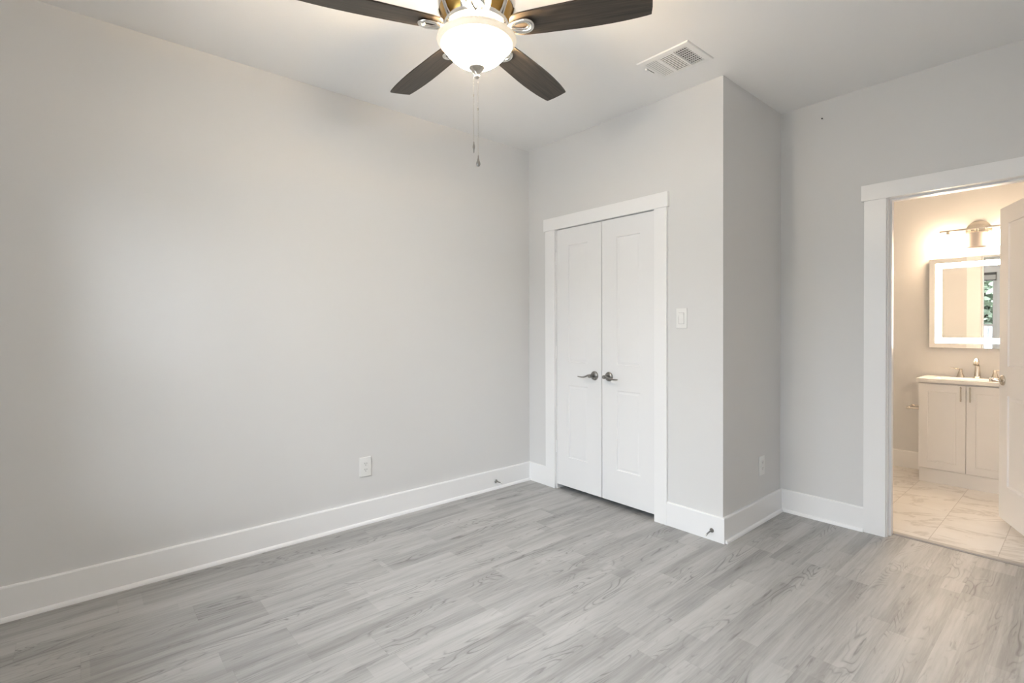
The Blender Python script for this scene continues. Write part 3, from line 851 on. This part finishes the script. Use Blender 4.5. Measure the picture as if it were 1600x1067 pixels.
# vanity light
vl = thing('vanity_light', 'three-shade nickel vanity light above the lit mirror', 'wall light', (2.462, YBA, 2.062))
bm = nb(); lathe(bm, [(0, 0), (0.083, 0), (0.084, -0.006), (0.078, -0.014), (0.060, -0.020), (0, -0.022)], 48, 'y', (0, 0, 0.0)); obj('canopy', bm, m_bnickel, vl, True)
bm = nb(); bx(bm, -0.235, 0.235, -0.106, -0.092, 0.002, 0.018); bevel(bm, 0.003)
tube(bm, [(-0.045, -0.014, 0.008), (-0.045, -0.096, 0.009)], 0.006, 10); tube(bm, [(0.045, -0.014, 0.008), (0.045, -0.096, 0.009)], 0.006, 10)
obj('light_bar', bm, m_bnickel, vl, True)
for k, x in enumerate((-0.180, 0.0, 0.180)):
    bm = nb(); lathe(bm, [(0, 0.004), (0.011, 0.004), (0.011, -0.014), (0.024, -0.019), (0.024, -0.030), (0, -0.030)], 24, 'z', (x, -0.099, 0)); so = obj('socket', bm, m_bnickel, vl, True)
    bm = nb(); lathe(bm, [(0.022, -0.028), (0.064, -0.028), (0.0675, -0.032), (0.0675, -0.142), (0.064, -0.142), (0.064, -0.034), (0.022, -0.031)], 40, 'z', (x, -0.099, 0))
    obj('glass_shade', bm, m_shade_off if k == 1 else m_shade_on, so, True)
# toilet paper holder on the vanity side
tp = thing('toilet_paper_holder', 'nickel toilet paper holder on the left side of the vanity', 'toilet paper holder', (VX0, 2.54, 0.585))
for y in (-0.08, 0.08):
    bm = nb()
    lathe(bm, [(0, 0), (0.022, 0), (0.0215, -0.005), (0.012, -0.010), (0.0085, -0.020), (0.0085, -0.072), (0.011, -0.078), (0.012, -0.088), (0.009, -0.096), (0, -0.098)], 22, 'x', (0, y, 0))
    obj('post', bm, m_bnickel, tp, True)
bm = nb(); tube(bm, [(-0.084, -0.08, 0), (-0.084, 0.08, 0)], 0.0065, 12); obj('roller', bm, m_bnickel, tp, True)

# ------------------------------------------------------------------ outdoors, seen in the mirror apart from the added slab
bm = nb(); bx(bm, -14, 18, -26, YB-0.14, -0.60, -0.50)
struct('ground', bm, m_grass, 'lawn outside the bedroom window', 'lawn')
bm = nb(); bx(bm, -9, 13, -7.9, YB-0.14, -0.52, -0.485)
struct('bounce_slab', bm, mat('pale_bounce_concrete', (0.62, 0.615, 0.60), 0.8, noise=0.06, nscale=2.0), 'unseen pale concrete slab added outside the window to bounce daylight', 'bounce_slab')  # unseen slab, added to bounce daylight up onto the ceiling
fn = thing('garden_fence', 'pale board fence outside the window', 'fence', (0, -8.2, -0.5))
bm = nb()
x = -7.0
while x < 9.0:
    bx(bm, x, x+0.135, 0, 0.02, 0.03, 1.80+0.01*math.sin(x*7)); x += 0.145
obj('fence_boards', bm, m_fence, fn)
for z in (0.35, 1.45):
    bm = nb(); bx(bm, -7, 9, -0.04, 0, z, z+0.09); obj('fence_rail', bm, m_fence, fn)
def tree(x, y, h, cr_, label, seed):
    rg = random.Random(seed)
    t = thing('broadleaf_tree', label, 'tree', (x, y, -0.5), group='trees behind the fence')
    bm = nb(); tube(bm, [(0, 0, 0), (0.05, 0.02, h*0.3), (-0.03, 0.05, h*0.6), (0, 0, h*0.85)], [0.16, 0.12, 0.08, 0.03], 9)
    for k in range(6):
        a = rg.uniform(0, 2*PI); z = h*rg.uniform(0.3, 0.65)
        tube(bm, [(0, 0, z), (0.5*cr_*math.cos(a), 0.5*cr_*math.sin(a), z+0.5), (0.85*cr_*math.cos(a), 0.85*cr_*math.sin(a), z+0.9)], [0.06, 0.04, 0.015], 6)
    obj('trunk', bm, m_bark, t, True)
    bm = nb()
    for k in range(2600):
        while True:
            p = Vector((rg.uniform(-1, 1), rg.uniform(-1, 1), rg.uniform(-1, 1)))
            if 0.3 < p.length < 1: break
        f = 0.8+0.25*math.sin(p.x*5+seed)*math.cos(p.z*4)
        c = Vector((p.x*cr_*f, p.y*cr_*f, h*0.58+p.z*h*0.44*f))
        qn = Quaternion((rg.gauss(0, 1), rg.gauss(0, 1), rg.gauss(0, 1), rg.gauss(0, 1))).normalized()
        s = rg.uniform(0.09, 0.19)
        vs = [bm.verts.new(c+qn @ (Vector(v)*s)) for v in ((-1, 0, 0), (-0.3, 0.5, 0.12), (0.6, 0.4, 0.1), (1.1, 0, 0), (0.6, -0.4, 0.1), (-0.3, -0.5, 0.12))]
        bm.faces.new(vs)
    obj('crown', bm, m_leaf, t)
for i, (x, y, h, c_, lb) in enumerate((
        (-8.0, -12.4, 3.9, 1.7, 'broad leafy tree at the left end behind the fence'),
        (-3.7, -12.2, 3.7, 1.7, 'leafy tree left of the window view behind the fence'),
        (0.5, -12.0, 4.1, 1.7, 'green tree filling the window in the mirror'),
        (4.7, -12.3, 3.8, 1.7, 'leafy tree right of the window view behind the fence'),
        (9.0, -12.2, 4.0, 1.7, 'broad leafy tree at the right end behind the fence'))):
    tree(x, y, h, c_, lb, 11+i)
